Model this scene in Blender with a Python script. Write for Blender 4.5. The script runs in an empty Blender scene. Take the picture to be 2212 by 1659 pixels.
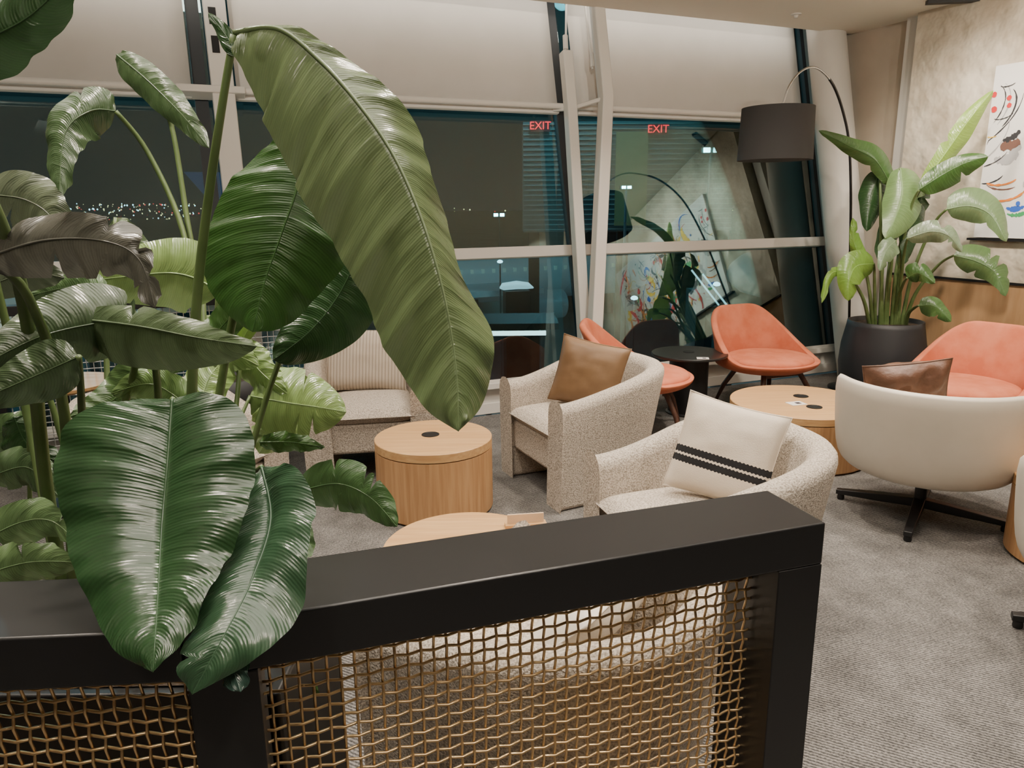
import bpy, bmesh, math, random
from mathutils import Vector, Matrix, noise
random.seed(7)
C = bpy.context.scene.collection
V = Vector
rad = math.radians
# ------------------------------------------------------------ camera
TH = rad(13.5); PH = 0.01; FP = 1600.0
F = V((0, math.cos(TH), -math.sin(TH)))
R0 = V((1, 0, 0)); U0 = V((0, math.sin(TH), math.cos(TH)))
R = R0*math.cos(PH) - U0*math.sin(PH)
U = U0*math.cos(PH) + R0*math.sin(PH)
CAM = V((0, 0, 1.65))
def ray(px, py): return F*FP + R*(px-1106) + U*(829.5-py)
def PY(px, py, Y):
    d = ray(px, py); return CAM + d*(Y/d.y)
def PZ(px, py, z):
    d = ray(px, py); return CAM + d*((z-1.65)/d.z)
cd = bpy.data.cameras.new('camera'); cam = bpy.data.objects.new('camera', cd); C.objects.link(cam)
cam.matrix_world = Matrix(((R.x, U.x, -F.x, CAM.x), (R.y, U.y, -F.y, CAM.y), (R.z, U.z, -F.z, CAM.z), (0, 0, 0, 1)))
cd.sensor_width = 36; cd.lens = FP/2212*36; cd.clip_start = 0.05; cd.clip_end = 5000
bpy.context.scene.camera = cam

# ------------------------------------------------------------ materials
def nodes(name):
    m = bpy.data.materials.new(name); m.use_nodes = True
    nt = m.node_tree; b = nt.nodes['Principled BSDF']
    return m, nt, b
def M(name, col, rough=.5, metal=0.0, col2=None, vs=8, vscale=(1, 1, 1), bump=0, bs=60, bdist=.002, emit=0, spec=.5, coat=0, detail=4, cr=(.35, .65)):
    m, nt, b = nodes(name)
    b.inputs['Base Color'].default_value = (*col, 1); b.inputs['Roughness'].default_value = rough
    b.inputs['Metallic'].default_value = metal; b.inputs['Specular IOR Level'].default_value = spec
    b.inputs['Coat Weight'].default_value = coat
    tc = nt.nodes.new('ShaderNodeTexCoord')
    mp = nt.nodes.new('ShaderNodeMapping'); mp.inputs['Scale'].default_value = vscale
    nt.links.new(tc.outputs['Object'], mp.inputs['Vector'])
    if col2:
        n = nt.nodes.new('ShaderNodeTexNoise'); n.inputs['Scale'].default_value = vs; n.inputs['Detail'].default_value = detail
        nt.links.new(mp.outputs[0], n.inputs['Vector'])
        r = nt.nodes.new('ShaderNodeValToRGB')
        r.color_ramp.elements[0].position = cr[0]; r.color_ramp.elements[1].position = cr[1]
        r.color_ramp.elements[0].color = (*col, 1); r.color_ramp.elements[1].color = (*col2, 1)
        nt.links.new(n.outputs['Fac'], r.inputs['Fac']); nt.links.new(r.outputs['Color'], b.inputs['Base Color'])
    if bump:
        n = nt.nodes.new('ShaderNodeTexNoise'); n.inputs['Scale'].default_value = bs; n.inputs['Detail'].default_value = 3
        nt.links.new(mp.outputs[0], n.inputs['Vector'])
        bp = nt.nodes.new('ShaderNodeBump'); bp.inputs['Strength'].default_value = bump; bp.inputs['Distance'].default_value = bdist
        nt.links.new(n.outputs['Fac'], bp.inputs['Height']); nt.links.new(bp.outputs[0], b.inputs['Normal'])
    if emit:
        b.inputs['Emission Color'].default_value = (*col, 1); b.inputs['Emission Strength'].default_value = emit
    return m
black = M('black_metal', (.010, .010, .0105), .36, .0)
blacksat = M('black_satin', (.009, .009, .010), .45)
gold = M('gold_wire', (.72, .51, .27), .32, .88)
silver = M('pale_wire', (.55, .56, .55), .4, .6)
boucle = M('boucle_fabric', (.29, .25, .205), .95, col2=(.62, .55, .47), vs=150, bump=1.0, bs=150, bdist=.005, spec=.15, cr=(.34, .62))
cream = M('cream_leather', (.60, .54, .45), .42, col2=(.64, .58, .49), vs=5, bump=.05, bs=250)
coral = M('coral_velvet', (.55, .155, .08), .85, col2=(.63, .21, .12), vs=9, bump=.2, bs=200, spec=.2)
walnut = M('walnut_wood', (.05, .02, .012), .45, col2=(.09, .036, .02), vs=5, vscale=(14, 14, 2))
oak_s = M('oak_side', (.40, .21, .09), .5, col2=(.52, .30, .14), vs=2.2, vscale=(26, 26, 1.2), bump=.05, bs=9, detail=6)
oak_t = M('oak_top', (.50, .28, .12), .42, col2=(.60, .37, .17), vs=2.2, vscale=(1.2, 26, 26), bump=.05, bs=9, detail=6)
tan = M('tan_leather', (.17, .095, .045), .5, col2=(.215, .125, .06), vs=5, bump=.1, bs=150)
brown = M('brown_leather', (.10, .045, .025), .5, col2=(.18, .085, .05), vs=9, bump=.5, bs=25, bdist=.01)
plain_pillow = M('pale_linen', (.70, .64, .55), .9, col2=(.76, .7, .61), vs=120, bump=.3, bs=300)
white = M('white_paint', (.66, .64, .60), .45)
whitecol = M('column_paint', (.60, .58, .54), .6, col2=(.64, .62, .58), vs=2)
shadef = M('shade_fabric', (.60, .585, .55), .9, col2=(.63, .615, .58), vs=3, bump=.05, bs=600)
ceilm = M('ceiling_paint', (.80, .76, .67), .8)
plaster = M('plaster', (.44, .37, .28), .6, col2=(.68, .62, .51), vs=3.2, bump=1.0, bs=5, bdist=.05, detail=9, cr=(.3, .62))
plaster2 = M('plaster_dark', (.42, .36, .29), .8, col2=(.46, .40, .32), vs=4)  # darker beige plaster of the set-back corner wall
panelw = M('wall_panel_wood', (.40, .23, .11), .5, col2=(.48, .29, .15), vs=2, vscale=(8, 8, 1))
backw = M('rear_wall', (.20, .17, .14), .8, col2=(.26, .22, .18), vs=1.5)
soilm = M('soil', (.03, .02, .012), .95, col2=(.06, .04, .025), vs=60, bump=1, bs=60, bdist=.01)
potm = M('pot_black', (.018, .019, .022), .55, bump=.1, bs=120)
stemm = M('stem_green', (.08, .13, .04), .4, col2=(.13, .19, .07), vs=9)
chrome = M('lamp_steel', (.5, .5, .5), .25, 1)
lampsh = M('lamp_shade_fabric', (.024, .023, .022), .8, bump=.2, bs=500, bdist=.001)
diffus = M('lamp_diffuser', (.55, .5, .42), .6, emit=.2)
paperm = M('card_paper', (.75, .72, .68), .6)
darkink = M('dark_ink', (.05, .04, .05), .6)

def carpet_mat():
    m, nt, b = nodes('carpet')
    tc = nt.nodes.new('ShaderNodeTexCoord'); L = nt.links.new
    mp = nt.nodes.new('ShaderNodeMapping'); mp.inputs['Rotation'].default_value = (0, 0, rad(-62)); L(tc.outputs['Object'], mp.inputs['Vector'])
    w = nt.nodes.new('ShaderNodeTexWave'); w.inputs['Scale'].default_value = 24; w.inputs['Distortion'].default_value = 2.6
    w.inputs['Detail'].default_value = 3; w.inputs['Detail Scale'].default_value = 5; L(mp.outputs[0], w.inputs['Vector'])
    n = nt.nodes.new('ShaderNodeTexNoise'); n.inputs['Scale'].default_value = 110; n.inputs['Detail'].default_value = 4; L(tc.outputs['Object'], n.inputs['Vector'])
    n2 = nt.nodes.new('ShaderNodeTexNoise'); n2.inputs['Scale'].default_value = 7; n2.inputs['Detail'].default_value = 8; L(tc.outputs['Object'], n2.inputs['Vector'])
    mx = nt.nodes.new('ShaderNodeMix'); mx.data_type = 'FLOAT'; mx.inputs[0].default_value = .62
    L(w.outputs['Fac'], mx.inputs[2]); L(n.outputs['Fac'], mx.inputs[3])
    r = nt.nodes.new('ShaderNodeValToRGB'); r.color_ramp.elements[0].position = .3; r.color_ramp.elements[1].position = .72
    r.color_ramp.elements[0].color = (.07, .068, .066, 1); r.color_ramp.elements[1].color = (.31, .295, .28, 1)
    L(mx.outputs[0], r.inputs['Fac'])
    mul = nt.nodes.new('ShaderNodeMix'); mul.data_type = 'RGBA'; mul.blend_type = 'MULTIPLY'; mul.inputs[0].default_value = .8
    r2 = nt.nodes.new('ShaderNodeMapRange'); r2.inputs[1].default_value = .35; r2.inputs[2].default_value = .65; r2.inputs[3].default_value = .6; r2.inputs[4].default_value = 1.0; L(n2.outputs['Fac'], r2.inputs[0])
    L(r.outputs['Color'], mul.inputs[6]); L(r2.outputs[0], mul.inputs[7]); L(mul.outputs[2], b.inputs['Base Color'])
    bp = nt.nodes.new('ShaderNodeBump'); bp.inputs['Strength'].default_value = .9; bp.inputs['Distance'].default_value = .005
    L(mx.outputs[0], bp.inputs['Height']); L(bp.outputs[0], b.inputs['Normal']); b.inputs['Roughness'].default_value = .95
    b.inputs['Specular IOR Level'].default_value = .15
    return m
carpet = carpet_mat()

def leaf_mat():
    m, nt, b = nodes('leaf'); L = nt.links.new
    def math_(op, a, bb=None, c=None):
        n = nt.nodes.new('ShaderNodeMath'); n.operation = op
        for i, x in enumerate((a, bb)):
            if x is None: continue
            if isinstance(x, (int, float)): n.inputs[i].default_value = x
            else: L(x, n.inputs[i])
        return n.outputs[0]
    uv = nt.nodes.new('ShaderNodeUVMap'); uv.uv_map = 'UVMap'
    sp = nt.nodes.new('ShaderNodeSeparateXYZ'); L(uv.outputs[0], sp.inputs[0])
    au = math_('ABSOLUTE', math_('SUBTRACT', sp.outputs[0], .5))
    au2 = math_('POWER', au, 1.6)
    ph = math_('SUBTRACT', sp.outputs[1], math_('MULTIPLY', au2, .11))
    cb = nt.nodes.new('ShaderNodeCombineXYZ'); L(math_('MULTIPLY', au, 3), cb.inputs[0]); L(math_('MULTIPLY', ph, 40), cb.inputs[1])
    nz = nt.nodes.new('ShaderNodeTexNoise'); nz.inputs['Scale'].default_value = 1.3; nz.inputs['Detail'].default_value = 4; L(cb.outputs[0], nz.inputs['Vector'])
    nw = nt.nodes.new('ShaderNodeTexNoise'); nw.inputs['Scale'].default_value = .7; nw.inputs['Detail'].default_value = 1; L(cb.outputs[0], nw.inputs['Vector'])
    ph2 = math_('ADD', ph, math_('MULTIPLY', nw.outputs['Fac'], .03))
    def wave(k, p=ph):
        return math_('ADD', math_('MULTIPLY', math_('SINE', math_('MULTIPLY', p, k)), .5), .5)
    w1 = math_('POWER', wave(300, ph2), 4.0); w2 = wave(1500)
    at = nt.nodes.new('ShaderNodeVertexColor'); at.layer_name = 'tone'
    f = math_('ADD', math_('MULTIPLY', w1, .05), math_('ADD', math_('MULTIPLY', w2, .16), math_('MULTIPLY', nz.outputs['Fac'], .6)))
    hs = nt.nodes.new('ShaderNodeHueSaturation'); L(at.outputs[0], hs.inputs['Color']); L(math_('ADD', f, .58), hs.inputs['Value'])
    rib = nt.nodes.new('ShaderNodeMapRange'); rib.inputs[1].default_value = .008; rib.inputs[2].default_value = .022; rib.inputs[3].default_value = .6; rib.inputs[4].default_value = 0
    L(au, rib.inputs[0])
    mx = nt.nodes.new('ShaderNodeMix'); mx.data_type = 'RGBA'; L(rib.outputs[0], mx.inputs[0]); L(hs.outputs[0], mx.inputs[6])
    hs2 = nt.nodes.new('ShaderNodeHueSaturation'); L(at.outputs[0], hs2.inputs['Color']); hs2.inputs['Value'].default_value = 1.9; hs2.inputs['Saturation'].default_value = .85
    L(hs2.outputs[0], mx.inputs[7])
    L(mx.outputs[2], b.inputs['Base Color'])
    b.inputs['Roughness'].default_value = .25; b.inputs['Specular IOR Level'].default_value = .65
    bp = nt.nodes.new('ShaderNodeBump'); bp.inputs['Strength'].default_value = .45; bp.inputs['Distance'].default_value = .002
    L(math_('ADD', math_('MULTIPLY', w1, -.7), math_('ADD', math_('MULTIPLY', w2, .25), math_('MULTIPLY', nz.outputs['Fac'], 2.2))), bp.inputs['Height']); L(bp.outputs[0], b.inputs['Normal'])
    tr = nt.nodes.new('ShaderNodeBsdfTranslucent'); L(hs2.outputs[0], tr.inputs['Color'])
    ms = nt.nodes.new('ShaderNodeMixShader'); ms.inputs[0].default_value = .17
    L(b.outputs[0], ms.inputs[1]); L(tr.outputs[0], ms.inputs[2])
    L(ms.outputs[0], nt.nodes['Material Output'].inputs['Surface'])
    return m
leafm = leaf_mat()

def glass_mat():
    m, nt, b = nodes('night_glass'); L = nt.links.new
    t = nt.nodes.new('ShaderNodeBsdfTransparent'); t.inputs[0].default_value = (.50, .72, .76, 1)
    g = nt.nodes.new('ShaderNodeBsdfGlossy'); g.inputs['Roughness'].default_value = .0; g.inputs[0].default_value = (.86, 1, .98, 1)
    fr = nt.nodes.new('ShaderNodeFresnel'); fr.inputs[0].default_value = 1.5
    ad = nt.nodes.new('ShaderNodeMath'); ad.operation = 'MULTIPLY_ADD'; ad.inputs[1].default_value = 1.5; ad.inputs[2].default_value = .10
    L(fr.outputs[0], ad.inputs[0])
    ms = nt.nodes.new('ShaderNodeMixShader'); L(ad.outputs[0], ms.inputs[0]); L(t.outputs[0], ms.inputs[1]); L(g.outputs[0], ms.inputs[2])
    L(ms.outputs[0], nt.nodes['Material Output'].inputs['Surface'])
    return m
glassm = glass_mat()

def stripes_mat(name, base, dark, bands, axis='Z', rib=0):
    m, nt, b = nodes(name); L = nt.links.new
    tc = nt.nodes.new('ShaderNodeTexCoord'); sp = nt.nodes.new('ShaderNodeSeparateXYZ'); L(tc.outputs['Object'], sp.inputs[0])
    def mt(op, a, c):
        n = nt.nodes.new('ShaderNodeMath'); n.operation = op
        for i, x in enumerate((a, c)):
            if isinstance(x, (int, float)): n.inputs[i].default_value = x
            else: L(x, n.inputs[i])
        return n.outputs[0]
    acc = 0.0
    zig = mt('MULTIPLY', mt('SINE', mt('MULTIPLY', sp.outputs[0], 420), 0), .0018)
    z = mt('ADD', sp.outputs[2], zig)
    for lo, hi in bands:
        k = mt('MULTIPLY', mt('GREATER_THAN', z, lo), mt('LESS_THAN', z, hi)); acc = mt('ADD', k, acc)
    mx = nt.nodes.new('ShaderNodeMix'); mx.data_type = 'RGBA'; mx.inputs[6].default_value = (*base, 1); mx.inputs[7].default_value = (*dark, 1)
    if bands: L(acc, mx.inputs[0])
    n = nt.nodes.new('ShaderNodeTexNoise'); n.inputs['Scale'].default_value = 260; L(tc.outputs['Object'], n.inputs['Vector'])
    h = n.outputs['Fac']
    if rib:
        w = mt('ADD', mt('MULTIPLY', mt('SINE', mt('MULTIPLY', sp.outputs[0], rib), 0), .5), .5)
        L(mt('POWER', w, 4), mx.inputs[0]); h = mt('ADD', h, mt('MULTIPLY', w, -2.0))
    L(mx.outputs[2], b.inputs['Base Color']); b.inputs['Roughness'].default_value = .9
    bp = nt.nodes.new('ShaderNodeBump'); bp.inputs['Strength'].default_value = .5; bp.inputs['Distance'].default_value = .003
    L(h, bp.inputs['Height']); L(bp.outputs[0], b.inputs['Normal'])
    return m
strm = stripes_mat('striped_pillow', (.66, .58, .48), (.012, .012, .014), [(-.088, -.060), (-.050, -.022)])
ribm = stripes_mat('ribbed_pillow', (.60, .52, .43), (.36, .30, .23), [], rib=300)

# ------------------------------------------------------------ mesh builder
class MB:
    def __init__(s): s.v = []; s.f = []; s.m = []; s.uv = {}; s.col = {}
    def add(s, p): s.v.append(tuple(p)); return len(s.v)-1
    def face(s, idx, m=0): s.f.append(tuple(idx)); s.m.append(m)
    def grid(s, rows, close=False, m=0):
        ids = [[s.add(p) for p in r] for r in rows]
        n = len(ids[0])
        for i in range(len(ids)-1):
            for j in range(n if close else n-1):
                k = (j+1) % n
                s.face((ids[i][j], ids[i][k], ids[i+1][k], ids[i+1][j]), m)
        return ids
    def obox(s, o, a, b, c, m=0):
        o, a, b, c = V(o), V(a), V(b), V(c)
        i = [s.add(o+a*x+b*y+c*z) for z in (0, 1) for y in (0, 1) for x in (0, 1)]
        fl = [(0, 2, 3, 1), (4, 5, 7, 6), (0, 1, 5, 4), (2, 6, 7, 3), (0, 4, 6, 2), (1, 3, 7, 5)]
        if a.cross(b).dot(c) < 0: fl = [f[::-1] for f in fl]
        for f in fl: s.face([i[k] for k in f], m)
    def box(s, cx, cy, cz, sx, sy, sz, m=0):
        s.obox((cx-sx/2, cy-sy/2, cz-sz/2), (sx, 0, 0), (0, sy, 0), (0, 0, sz), m)
    def tube(s, pts, rr, n=8, m=0, cap=True, flat=1.0):
        pts = [V(p) for p in pts]
        if not isinstance(rr, (list, tuple)): rr = [rr]*len(pts)
        up = V((0, 0, 1)); rows = []
        a = None
        for i, p in enumerate(pts):
            t = (pts[min(i+1, len(pts)-1)]-pts[max(i-1, 0)]).normalized()
            if a is None:
                a = t.cross(up)
                if a.length < .05: a = t.cross(V((0, 1, 0)))
            else:
                a = a - t*a.dot(t)
            a.normalize(); b = a.cross(t)
            rows.append([p+(a*math.cos(2*math.pi*k/n)+b*flat*math.sin(2*math.pi*k/n))*rr[i] for k in range(n)])
        ids = s.grid(rows, True, m)
        if cap: s.face(ids[0][::-1], m); s.face(ids[-1], m)
    def lathe(s, prof, n=48, c=(0, 0), m=0):
        rows = [[(c[0]+r*math.cos(2*math.pi*k/n), c[1]+r*math.sin(2*math.pi*k/n), z) for k in range(n)] for r, z in prof]
        ids = s.grid(rows, True, m)
        if prof[0][0] > 1e-5: s.face(ids[0][::-1], m)
        if prof[-1][0] > 1e-5: s.face(ids[-1], m)
    def build(s, name, mats, parent=None, sharp=40, bevel=0, solid=0, soff=-1, sub=0, seg=3):
        me = bpy.data.meshes.new(name); me.from_pydata(s.v, [], s.f)
        if not isinstance(mats, (list, tuple)): mats = [mats]
        for x in mats: me.materials.append(x)
        me.polygons.foreach_set('material_index', s.m)
        me.polygons.foreach_set('use_smooth', [True]*len(s.f))
        if s.uv:
            l = me.uv_layers.new(name='UVMap'); 
            for lp in me.loops: l.data[lp.index].uv = s.uv.get(lp.vertex_index, (0, 0))
        if s.col:
            ca = me.color_attributes.new('tone', 'FLOAT_COLOR', 'POINT')
            for i in range(len(s.v)): ca.data[i].color = (*s.col.get(i, (.1, .2, .05)), 1)
        me.validate(); me.update()
        try: me.set_sharp_from_angle(angle=rad(sharp))
        except Exception: pass
        o = bpy.data.objects.new(name, me); C.objects.link(o)
        if parent: o.parent = parent
        if solid:
            md = o.modifiers.new('s', 'SOLIDIFY'); md.thickness = solid; md.offset = soff
        if bevel:
            md = o.modifiers.new('b', 'BEVEL'); md.width = bevel; md.segments = seg; md.limit_method = 'ANGLE'; md.angle_limit = rad(40)
            md.harden_normals = False
        if sub:
            md = o.modifiers.new('u', 'SUBSURF'); md.levels = sub; md.render_levels = sub
        return o
def tag(o, label=None, cat=None, group=None, kind=None):
    if label: o['label'] = label
    if cat: o['category'] = cat
    if group: o['group'] = group
    if kind: o['kind'] = kind
    return o
def thing(name, loc, rz=0, label=None, cat=None, group=None, kind=None):
    o = bpy.data.objects.new(name, None); C.objects.link(o); o.location = loc; o.rotation_euler = (0, 0, rz)
    o.empty_display_size = .1
    return tag(o, label, cat, group, kind)
def dup(root, loc, rz, label, group=None):
    r = root.copy(); C.objects.link(r); r.location = loc; r.rotation_euler = (0, 0, rz); r['label'] = label
    if group: r['group'] = group
    for ch in list(root.children):
        c = ch.copy(); C.objects.link(c); c.parent = r
        for g in ch.children:
            d = g.copy(); C.objects.link(d); d.parent = c
    return r
def sm(x): x = max(0, min(1, x)); return x*x*(3-2*x)

# ------------------------------------------------------------ window wall frame of reference
P0 = V((-.17, 5.84, 0)); S = V((.9205, .3907, 0)).normalized(); O = V((-.3907, .9205, 0)).normalized()
H = (O*.25 + V((0, 0, 1))).normalized(); N = S.cross(H).normalized()
def WP(s, h, off=0): return P0 + S*s + H*h + N*off
def W(px, py, off=0):
    d = ray(px, py); p0 = P0+N*off
    t = (p0-CAM).dot(N)/d.dot(N); q = CAM+d*t-p0
    return q.dot(S), q.dot(H)
def WQ(px, py, off=0):
    s, h = W(px, py, off); return WP(s, h, off)
sA = W(428, 150)[0]; sB = W(1222, 350)[0]; sE = 3.75; sL = -5.6
hMid = W(1100, 546)[1]; hSh = W(900, 232)[1]; hSill = W(1050, 835)[1]; hTop = 4.0
RB = V((3.71, 6.51, 0)); RT = V((.427, -.904, 0)).normalized(); RN = V((-.904, -.427, 0)).normalized()
def RP(t, z, off=0): return RB + RT*t + RN*off + V((0, 0, z))
def RW(px, py):
    d = ray(px, py); t = (RB-CAM).dot(RN)/d.dot(RN); q = CAM+d*t-RB
    return q.dot(RT), q.z
ZC = 3.23

# ------------------------------------------------------------ room shell
b2 = MB()
pts = [(-5.4, -3.2), (9.2, -3.2), tuple((RB-RT*.85)[:2]), tuple((P0+S*sL)[:2])]
i0 = [b2.add((x, y, 0)) for x, y in pts]; i1 = [b2.add((x, y, -.12)) for x, y in pts]
b2.face(i0); b2.face(i1[::-1])
for k in range(4): b2.face((i0[k], i1[k], i1[(k+1) % 4], i0[(k+1) % 4]))
tag(b2.build('floor', carpet), kind='structure')
ce = PZ(1140, 0, ZC); ca_, cb_ = ce+S*-6.2, ce+S*3.4
b = MB(); pts = [(-5.6, -3.2), (9.2, -3.2), (cb_.x+.9, cb_.y-.9), (cb_.x, cb_.y), (ca_.x, ca_.y)]
i0 = [b.add((x, y, ZC)) for x, y in pts]; i1 = [b.add((x, y, ZC+.3)) for x, y in pts]
b.face(i0[::-1]); b.face(i1)
for k in range(5): b.face((i0[k], i0[(k+1) % 5], i1[(k+1) % 5], i1[k]))
tag(b.build('ceiling', ceilm), kind='structure')
b = MB(); b.obox((-5.6, -3.4, 0), (14.8, 0, 0), (0, .2, 0), (0, 0, 3.6)); tag(b.build('wall_back', backw), kind='structure')
b = MB(); b.obox((-5.6, -3.2, 0), (.2, 0, 0), (0, 6.9, 0), (0, 0, 3.6)); tag(b.build('wall_left', backw), kind='structure')
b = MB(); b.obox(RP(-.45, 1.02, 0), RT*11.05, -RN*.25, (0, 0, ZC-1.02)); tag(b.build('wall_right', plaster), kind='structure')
b = MB(); b.obox(RP(-.45, 0, .0), RT*11.05, -RN*.25, (0, 0, 1.0)); 
tag(b.build('wall_right_panelling', panelw), kind='structure')
b = MB(); b.obox(RP(-.45, 1.0, .015), RT*11.05, -RN*.2, (0, 0, .02)); tag(b.build('trim_1', blacksat), kind='structure')
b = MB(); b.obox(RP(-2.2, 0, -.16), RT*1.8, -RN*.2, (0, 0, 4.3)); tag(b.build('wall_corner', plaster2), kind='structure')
b = MB(); b.obox(RP(-.62, 0, -.16), RT*.12, RN*.07, (0, 0, 3.6)); tag(b.build('trim_2', whitecol), kind='structure')
b = MB(); b.obox(WP(sL, 0, 0), S*(sE-sL), H*hSill, -N*.12)
tag(b.build('wall_front', white), kind='structure')
b = MB(); b.obox(WP(sL, hSill-.03, 0), S*(sE-sL), H*.05, N*.07); b.obox(WP(sL, 0, 0), S*(sE-sL), H*.09, N*.03)
tag(b.build('trim_3', white, bevel=.006), kind='structure')
dkm = M('dark_mullion', (.03, .035, .04), .5)
def window(n, s0, s1):
    r = thing('window_%d' % n, WP((s0+s1)/2, hSill), kind='structure')
    def P(s, h, o=0): return WP(s, h, o) - r.location
    g = MB(); g.obox(P(s0, hSill, -.03), S*(s1-s0), H*(hTop-hSill), N*.004)
    g.build('pane', glassm, r)
    f = MB(); w = .045
    f.obox(P(s0, hMid-.045, -.04), S*(s1-s0), H*.09, N*.07)
    f.obox(P(s0, hSill, -.04), S*(s1-s0), H*.05, N*.06)
    f.build('frame', white, r, bevel=.004)
    d = MB(); 
    d.obox(P(s0, hSill, -.05), S*w, H*(hTop-hSill), N*.06)
    d.obox(P(s1-w, hSill, -.05), S*w, H*(hTop-hSill), N*.06)
    d.build('mullion', dkm, r)
window(1, sA-3.6, sA); window(2, sA, sB); window(3, sB, sE)
def shade(s0, s1, label, hb):
    r = thing('roller_shade', WP((s0+s1)/2, hb, .06), label=label, cat='window shade', group='roller shades drawn over the upper windows')
    P = lambda s, h, o: WP(s, h, o)-r.location
    a = MB(); n = 24
    a.grid([[P(s0+(s1-s0)*i/n, hh, .07+.003*math.sin(i*1.3)) for i in range(n+1)] for hh in (hb, hb+.8, hTop)])
    a.build('fabric', shadef, r, solid=.003)
    h = MB(); h.obox(P(s0, hb-.035, .05), S*(s1-s0), H*.04, N*.045); h.build('hem_bar', white, r, bevel=.008)
    t = MB(); t.tube([P(s0-.05, hb-.0, .16), P(s1+.05, hb-.0, .16)], .024, 12)
    for s in (s0+.15, s1-.15): t.tube([P(s, hb, .16), P(s, hb, .03)], .012, 8)
    t.build('guide_tube', white, r)
shade(sA-3.6, sA-.06, 'pale roller shade over the leftmost window behind the tall plants', hSh)
shade(sA+.24, sB-.06, 'wide pale roller shade behind the giant drooping leaf', hSh)
shade(sB+.12, sE-.18, 'pale roller shade between steel mast and round column', hSh)
b = MB()
b.obox(WP(sA+.07, 0, .06), S*.15, H*hTop, N*.12)
b.obox(WP(sA-.16, hSh-.03, .04), S*.45, H*.05, N*.16)
sc = tag(b.build('steel_column', white, bevel=.008), 'white flat steel column standing behind the left plants', 'column')
for hh in (2.75, 2.95):
    o = MB(); o.obox(WP(sA+.10, hh, .181), S*.05, H*.12, N*.003); o.build('slot', blacksat, sc)
mr = thing('steel_truss_mast', WQ(1270, 700, .3)*1, label='white steel truss mast of two bowed posts with rods in front of windows', cat='column')
mr.location.z = 0
def mpost(px, wd, nm='post', off=.3):
    b = MB(); pp = [WQ(x, y, off)-mr.location for x, y in px]
    rows = []
    for p in pp:
        rows.append([p+S*wd+N*wd, p-S*wd+N*wd, p-S*wd-N*wd, p+S*wd-N*wd])
    ids = b.grid(rows, True); b.face(ids[0][::-1]); b.face(ids[-1]); return b.build(nm, white, mr, bevel=.01)
mpost([(1222, 112), (1232, 230), (1262, 735), (1270, 860)], .045, off=.22)
mpost([(1289, 8), (1309, 212), (1284, 735), (1280, 850)], .05, off=.38)
b = MB(); b.tube([WQ(1236, 234, .22)-mr.location, WQ(1306, 212, .38)-mr.location], .018); b.build('brace', white, mr)
b = MB(); b.tube([WQ(1196, 236, .1)-mr.location, WQ(1236, 234, .22)-mr.location], .02); b.build('brace', white, mr)
for a in ([(1222, 112), (1224, -60)], [(1280, 150), (1258, -40)]):
    b = MB(); b.tube([WQ(*a[0], .25)-mr.location, WQ(*a[1], .25)-mr.location], .009); 
    mid = WQ(a[0][0]-1, a[0][1]-35, .25)-mr.location; b.tube([mid, WQ(a[0][0], a[0][1]-5, .25)-mr.location], .022, 10); b.build('rod', white, mr)
b = MB(); p0 = V((3.36, 7.02, 0)); p1 = V((3.02, 7.78, 3.6)); 
b.tube([p0, p0.lerp(p1, .5), p1], .175, 40)
tag(b.build('round_column', whitecol), 'thick round white leaning column in the corner behind the arc lamp', 'column')

sp_ = PZ(1720, 30, ZC); r = thing('sprinkler', sp_, label='small white sprinkler head on the ceiling', cat='sprinkler')
b = MB(); b.lathe([(.045, 0), (.045, -.008), (.02, -.012), (.012, -.03), (.02, -.033), (.0, -.035)], 20); b.build('cover', white, r)
q = PZ(2030, 2, ZC); b = MB(); b.obox((q.x-.12, q.y-.05, ZC-.03), (.6, -.1, 0), (.01, .06, 0), (0, 0, .03))
tag(b.build('track_light', blacksat), 'black track light rail on the ceiling at upper right', 'light')

# ------------------------------------------------------------ artwork
t0, z0 = RW(2118, 512); t1, z1 = RW(2150, 145)
ta = (t0+t1)/2
ar = thing('painting', RP(ta+.9, z0, 0), label='large abstract splashed painting on white canvas hung on plaster wall', cat='painting')
P = lambda t, z, o: RP(ta+t, z0+z, o)-ar.location
AH = z1-z0; AW = 2.5
artc = [M('art_'+n, c, .6, bump=.2, bs=80) for n, c in dict(white=(.8, .79, .77), black=(.03, .03, .035), red=(.6, .03, .03), orange=(.75, .22, .03), blue=(.03, .12, .55), green=(.05, .35, .12), brown=(.16, .08, .06), grey=(.42, .42, .43), yellow=(.85, .55, .05)).items()]
b = MB(); b.obox(P(0, 0, .0), RT*AW, RN*.04, (0, 0, AH)); b.build('canvas', artc[0], ar)
b = MB(); rng = random.Random(3)
def stroke(t, z, ang, ln, w, mi, curve=0):
    n = 14; rows = []
    lay = .0415+.0006*(len(b.v) % 7)
    for i in range(n+1):
        u = i/n; a = ang+curve*(u-.5); x = t+math.cos(a)*ln*(u-.5); y = z+math.sin(a)*ln*(u-.5)+curve*.1*ln*math.sin(u*3.14)
        ww = w*(.3+.7*math.sin(3.14*u)**.5)*(1+.45*rng.uniform(-1, 1))
        cl = lambda v, hi: min(max(v, .01), hi-.01)
        rows.append([P(cl(x-math.sin(a)*ww, AW), cl(y+math.cos(a)*ww, AH), lay), P(cl(x+math.sin(a)*ww, AW), cl(y-math.cos(a)*ww, AH), lay)])
    b.grid(rows, m=mi)
def dot(t, z, r, mi):
    n = 16; lay = .0455; c = b.add(P(t, z, lay)); ids = [b.add(P(t+r*math.cos(6.283*k/n)*rng.uniform(.8, 1.1), z+r*math.sin(6.283*k/n), lay)) for k in range(n)]
    for k in range(n): b.face((c, ids[k], ids[(k+1) % n]), mi)
def apx(px, py): t, z = RW(px, py); return t-ta, z-z0
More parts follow.
